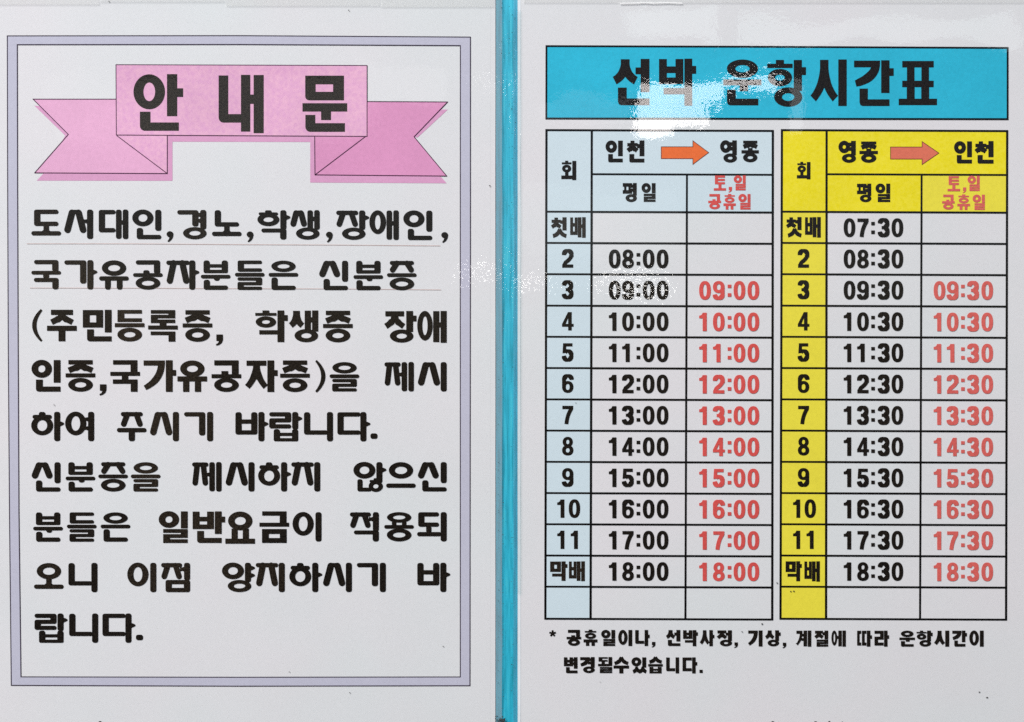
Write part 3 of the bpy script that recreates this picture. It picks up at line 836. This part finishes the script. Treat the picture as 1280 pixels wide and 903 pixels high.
for ri, (items, ya, yb, st) in enumerate(ROWS):
    for ci, (ch, x) in enumerate(items):
        y = ya + (yb - ya) * (x - 40) / 500
        nm = {',': 'comma', '.': 'full_stop', '(': 'bracket', ')': 'bracket'}.get(ch, 'letter')
        put(nm, ch, x, y, 1, 1, M['ink_brown'] if (ri, ci) in BROWN else M['ink'], notice, st,
            7.8 if st == R_ else 8.5, 5.3 if st == R_ else 6.3)

# ------------------------------------------------------------------ the timetable on the right
tt = bpy.data.objects.new('laminated_timetable', None); scene.collection.objects.link(tt)
tag(tt, 'laminated white ferry timetable with a cyan title bar and columns of black and red times', 'timetable')
slab('paper', 651, -22, 1296, 912, 0.12, H_PAPER, M['paper'], tt)
slab('seal_edge', 647, -22, 650.8, 912, 0.12, H_PAPER - .02, M['paper_edge'], tt, 1, 16, .12, 7)
slab('laminate', 646.3, -30, 1304, 922, H_FILM - .08, H_FILM, M['film'], tt, 1, 20, .2, 5)
slab('laminate_margin', 641.6, -30, 646.2, 922, H_FILM - .3, H_FILM, M['film_edge_faint'], tt, 1, 24, .25, 6)

bar = flat('title_bar', [[(683, 58.3), (970, 59.2), (1258.8, 60.6), (1258.8, 149.4), (970, 149.0), (682.8, 148.6)]], M['cyan'], tt, H_FILL)
polyline('title_bar_outline', [(683, 58.3), (970, 59.2), (1258.8, 60.6), (1258.8, 149.4), (970, 149.0), (682.8, 148.6)], 2.3, M['rule'], bar, H_RULE, True)
for ch, x0, x1, y0, y1 in (('선', 765, 812.3, 74.3, 132), ('박', 823.5, 865.6, 74, 132.6), ('운', 904, 951.3, 75, 132.2), ('항', 958.6, 1002.6, 75.6, 134),
                          ('시', 1013, 1058.6, 75, 133), ('간', 1067, 1112, 76, 133), ('표', 1123, 1170.6, 76.6, 131.4)):
    put('title_letter', ch, x0, y0, (x1 - x0) / GW, (y1 - y0) / 39.4, M['ink'], bar, H_, 8.5, 5.7)

ROWY = [265, 304, 343, 382.3, 421.2, 460.2, 499.3, 538.3, 577.3, 616.3, 655.2, 694.3, 733.2, 773.2]

def table(xt, xb, slope, head_mat, col_mat, name_mat, from_to, arrow, arrow_mat, weekday, holiday, hours, reds, rowx, xblack, xred, hdr, red_mat):
    """xt, xb: the four vertical rules at the top and at the bottom"""
    def X(i, y): return xt[i] + (xb[i] - xt[i]) * (y - 163) / (773 - 163)
    def Y(y, x): return y + slope * (x - xt[0]) / (xt[3] - xt[0])
    q = []
    def rule(a, b_, w): q.extend(strip([a, b_], w))
    for i in (0, 1, 3):
        rule((X(i, 162), Y(162, X(i, 162))), (X(i, 774), Y(774, X(i, 774))), 2.8)
    rule((X(2, 218), Y(218, X(2, 218))), (X(2, 774), Y(774, X(2, 774))), 2.5)
    rule((X(0, 163) - 1.2, 163.2), (X(3, 163) + 1.2, Y(163.2, X(3, 163))), 2.6)
    rule((X(1, 218), Y(218, X(1, 218))), (X(3, 218), Y(218, X(3, 218))), 2.4)
    for y in ROWY:
        e = 1.2 if y in (ROWY[-1],) else 0
        rule((X(0, y) - e, Y(y, X(0, y))), (X(3, y) + e, Y(y, X(3, y))), 2.4)
    tb = flat('table', q, M['rule'], tt, H_RULE)
    def cell(i0, i1, y0, y1, mat, nm='cell'):
        return flat(nm, [[(X(i0, y0), Y(y0, X(i0, y0))), (X(i1, y0), Y(y0, X(i1, y0))), (X(i1, y1), Y(y1, X(i1, y1))), (X(i0, y1), Y(y1, X(i0, y1)))]], mat, tb, H_FILL)
    cell(0, 1, 163, 265, head_mat[0], 'header_cell')
    cell(1, 3, 163, 218, head_mat[1], 'header_cell')
    cell(1, 2, 218, 265, head_mat[1], 'header_cell')
    cell(2, 3, 218, 265, head_mat[2], 'header_cell')
    for a, b_ in zip(ROWY, ROWY[1:]): cell(0, 1, a, b_, col_mat, 'number_cell')
    def word(items, mat, tv=9.9, th=7.4, h=H_INK):
        for ch, x0, x1, y0, y1 in items:
            nub = ch in '박막'
            if ch == ',':
                put('comma', ch, x0, y0 - 17, .5, .5, mat, tb, H_, tv, th)
            else:
                put('letter', ch, x0, y0, (x1 - x0) / (GW + (4 if nub else 0)), (y1 - y0) / 39.4, mat, tb, H_, tv, th)
    word(from_to, name_mat); word(weekday, name_mat); word(holiday, red_mat, 9.0, 6.4)
    ax0, ax1, hx, y0, y1, s0, s1 = arrow
    ym = (y0 + y1) / 2
    A = [(ax0, s0), (hx, s0), (hx, y0), (ax1, ym), (hx, y1), (hx, s1), (ax0, s1)]
    ar = flat('arrow', [A], arrow_mat, tb, H_RULE0)
    polyline('arrow_outline', A, .8, M['arrow_line'], ar, H_RULE, True)
    for r in range(1, 11):                                   # second to eleventh sailing
        s = str(r + 1)
        y = ROWY[r] + 7.7
        tot = len(s) * 14.6 + (len(s) - 1) * 2.2
        x = rowx - tot / 2 + .3
        for j, c in enumerate(s):
            put('numeral', c, x + j * 16.8 + (2.0 if c == '1' else 0), Y(y, x), .98 if c != '1' else .95, 1.0, M['ink'], tb, 'digit')
    def time(txt, xs, y, mat, label):
        pl = []
        for c, x in zip(txt, xs):
            off = 0.2 if c != '1' else -.2
            for p in digit(c): pl.append([(px + x + off, py + y) for px, py in p])
        o = flat('departure_time', pl, mat, tb, H_INK)
        o['label'] = label
    for r, hh in enumerate(hours):
        if hh: time(hh, xblack, Y(ROWY[r], xblack[0]) + 7.9, M['ink'], hh + ' printed in black')
    for r, hh in enumerate(reds):
        if hh: time(hh, xred, Y(ROWY[r], xred[0]) + 7.9, red_mat, hh + ' printed in red')
    word(hdr, M['ink_brown'] if head_mat[0] is M['pale_blue'] else M['ink'], 9.6, 6.6)
    return tb

no = None
h00 = [no] + ['%02d:00' % h for h in range(8, 19)] + [no]
h30 = ['%02d:30' % h for h in range(7, 19)] + [no]
r00 = [no, no] + ['%02d:00' % h for h in range(9, 19)] + [no]
r30 = [no, no] + ['%02d:30' % h for h in range(9, 19)] + [no]
PB = M['pale_blue']
table((683, 739.6, 858.6, 965.6), (681.6, 738, 856.4, 964.8), 1.0, (PB, PB, PB), PB, M['ink'],
      [('인', 756.7, 778.6, 176.3, 203.4), ('천', 783, 805.6, 176, 203.6), ('영', 899.7, 921, 176, 203.8), ('종', 926.6, 948.2, 176.4, 203.4)],
      (826.3, 885.6, 865.8, 176.5, 206, 184, 198.8), M['orange'],
      [('회', 701.6, 720.2, 201.6, 225.6), ('평', 778.2, 796, 229.2, 253), ('일', 801.7, 819.5, 229.4, 252.8)],
      [('토', 892, 907.2, 219.8, 238.2), (',', 910.2, 0, 236, 0), ('일', 916.8, 932, 219.8, 238.4),
       ('공', 885, 901, 243, 262), ('휴', 904, 919.4, 243, 262.4), ('일', 922.6, 938, 243, 262.4)],
      h00, r00, 709.4, (760.6, 777.2, 795.2, 803, 820.4), (873.4, 890.6, 909, 916.4, 933.8),
      [('첫', 688.6, 708.4, 272, 297.6), ('배', 712.6, 732, 272, 297.6), ('막', 687.4, 709.4, 701.6, 726), ('배', 711, 731, 701.6, 726.4)], M['red'])
YL, YS = M['yellow'], M['yellow_soft']
table((977, 1032.8, 1151.6, 1258.2), (975.2, 1032, 1149.4, 1256.8), 1.2, (YL, YL, YS), YS, M['ink'],
      [('영', 1047.5, 1069.6, 176.6, 204), ('종', 1073.8, 1096.8, 177.4, 204), ('인', 1191.8, 1214.6, 177.2, 204.8), ('천', 1217.5, 1241.6, 176.8, 205)],
      (1112.6, 1173, 1152, 177.5, 206.2, 184.3, 199.3), M['salmon'],
      [('회', 995.7, 1012.6, 203, 224.6), ('평', 1070.7, 1088.8, 230, 253.2), ('일', 1093.8, 1112.5, 230, 253)],
      [('토', 1183.8, 1199.4, 220.6, 239), (',', 1202.6, 0, 236.6, 0), ('일', 1208.7, 1224.2, 220.2, 239.2),
       ('공', 1177, 1192.6, 243.7, 262.4), ('휴', 1196, 1211.8, 243.6, 262.8), ('일', 1215, 1230.6, 243.8, 262.8)],
      h30, r30, 1003.8, (1053.8, 1070.6, 1088.2, 1096.6, 1113.6), (1166.2, 1182.6, 1200.4, 1208.2, 1225.8),
      [('첫', 982, 1001.8, 271.7, 297), ('배', 1005.8, 1025.5, 271.8, 297.4), ('막', 981.4, 1002, 701.4, 726.4), ('배', 1005, 1024.4, 701.6, 727)], M['red_faded'])

NOTE_A = [('*', 686.4, 695, 787.6), ('공', 708.2, 726.3, 787), ('휴', 729.3, 746.6, 787), ('일', 751.2, 769, 787.2), ('이', 772.5, 790.3, 787.2), ('나', 793.7, 812, 787.2), (',', 814.2, 0, 787),
          ('선', 831.7, 850.4, 787.2), ('박', 853.5, 872.2, 787.4), ('사', 874.4, 892.8, 787.4), ('정', 895.7, 914.8, 787.6), (',', 917.2, 0, 787.6),
          ('기', 934.8, 953, 787.8), ('상', 955.5, 975.6, 787.6), (',', 977.6, 0, 788), ('계', 995, 1013.6, 788), ('절', 1017.5, 1035, 788), ('에', 1038.7, 1056.8, 788),
          ('따', 1070.8, 1089.6, 788), ('라', 1092.5, 1111, 788), ('운', 1123.7, 1143, 788), ('항', 1145, 1165.4, 788), ('시', 1167, 1186.2, 788), ('간', 1189.6, 1208.2, 788), ('이', 1210.8, 1229.2, 788)]
NOTE_B = [('변', 704.7, 722, 821.2), ('경', 725, 743.4, 821), ('될', 747.4, 765, 821), ('수', 766.8, 786, 821.4), ('있', 789, 807.8, 821.4), ('습', 810, 828.2, 821.4), ('니', 832.4, 848.8, 821.4), ('다', 852.8, 871.4, 821.4), ('.', 874, 0, 821.2)]
for row in (NOTE_A, NOTE_B):
    for ch, x0, x1, y in row:
        if ch in ',.*':
            put({',': 'comma', '.': 'full_stop', '*': 'asterisk'}[ch], ch, x0, y, .53, .50, M['ink'], tt, H_, 8.8, 6.2)
        else:
            nub = 4.2 if ch in '나박사상따라항간다' else 0
            put('letter', ch, x0, y, (x1 - x0) / (GW + nub), 20.0 / 39.4, M['ink'], tt, H_, 9.8, 7.3)

# ------------------------------------------------------------------ tapes
def tape(x0, y0, x1, y1, label, mat='tape', h=H_TAPE, edges='b'):
    t = slab('clear_tape', x0, y0, x1, y1, h - .05, h, M[mat], None, 12, 1)
    tag(t, label, 'tape')
    return t
tape(-20, -46, 124.6, 6.6, 'clear tape along the top edge of the notice, at its left corner')
tape(125.4, -46, 282, 3.2, 'clear tape along the top edge of the notice, above the left half of the ribbon', h=1.06)
tape(282.4, -46, 475, 8.4, 'clear tape along the top edge of the notice, above the right end of the ribbon')
tape(476, -46, 617, 9.6, 'clear tape across the top right corner of the notice beside the cyan gap')
tape(654, -46, 1290, 4.4, 'long clear tape along the top edge of the timetable with a bright painted glint')
tape(628, 13.2, 651.4, 742, 'narrow clear tape running down the cyan gap between the sheets', 'tape_streaky', h=1.1)
tape(628.4, 743.2, 646, 930, 'short clear tape at the foot of the cyan gap between the sheets', 'tape_streaky', h=1.1)

polyline('tape_crease_glint', [(775, 5.2), (795, 4.8), (806, 4.2), (815, 4.9), (834, 4.3), (852, 5.0)], 0.9, M['crease'], tt, H_TAPE + .02)  # painted highlight line on the timetable tape
# ------------------------------------------------------------------ specks of dirt
rnd = random.Random(11)
def specks(items, label, h):
    v, f = [], []
    for (x, y, r) in items:
        k = len(v); n_ = 7
        v.append((wx(x), -(h + .12) / 1000, wz(y)))
        for i in range(n_):
            a = 2 * math.pi * i / n_; rr = r * rnd.uniform(.6, 1.3)
            v.append((wx(x + rr * math.cos(a) * 1.3), -h / 1000, wz(y + rr * math.sin(a) * .8)))
        f += [[k, k + 1 + i, k + 1 + (i + 1) % n_] for i in range(n_)]
        f = f
    me = bpy.data.meshes.new('dirt'); me.from_pydata(v, [], [g[::-1] for g in f]); me.update()
    o = link('dirt', me, M['dirt'])
    tag(o, label, 'dirt', kind='stuff')
specks([(137, 2.6, .8), (436, 13.6, .8), (612.4, 232.6, .8), (554, 807.5, .9), (126, 902, 1.6), (68.5, 506, .6), (362, 839.5, .6), (437.5, 865.5, .65)], 'tiny dark specks of dirt on the left notice', H_FILM + .01)
specks([(952, 779.5, 1.1), (927, 789.3, .9), (1223.3, 864.6, 1.0), (1233, 871.4, 1.0), (988, 739, .9), (991.5, 738.6, 1.1), (971, 728.5, .9), (965.6, 901.6, 1.2), (1019, 902, 1.3), (1036, 901.5, 1.2), (1052, 902, .8), (719.5, 503.6, .6), (750, 852, .5)],
       'tiny dark specks of dirt on the right timetable', H_FILM + .01)
g = [(rnd.uniform(619, 632), 903 - abs(rnd.gauss(0, 3.6)), rnd.uniform(.4, 1.1)) for _ in range(46)]
g += [(rnd.choice((623, 623.4, 628.8, 629, 639.4, 641.2)) + rnd.uniform(-.3, .3), rnd.uniform(430, 900), rnd.uniform(.25, .55)) for _ in range(110)]
g += [(rnd.choice((627.4, 636.5, 640, 643.8)) + rnd.uniform(-.5, .5), rnd.uniform(0, 340), rnd.uniform(.25, .6)) for _ in range(70)]
specks(g, 'dark grime collected along the cyan gap between the sheets', 1.12)
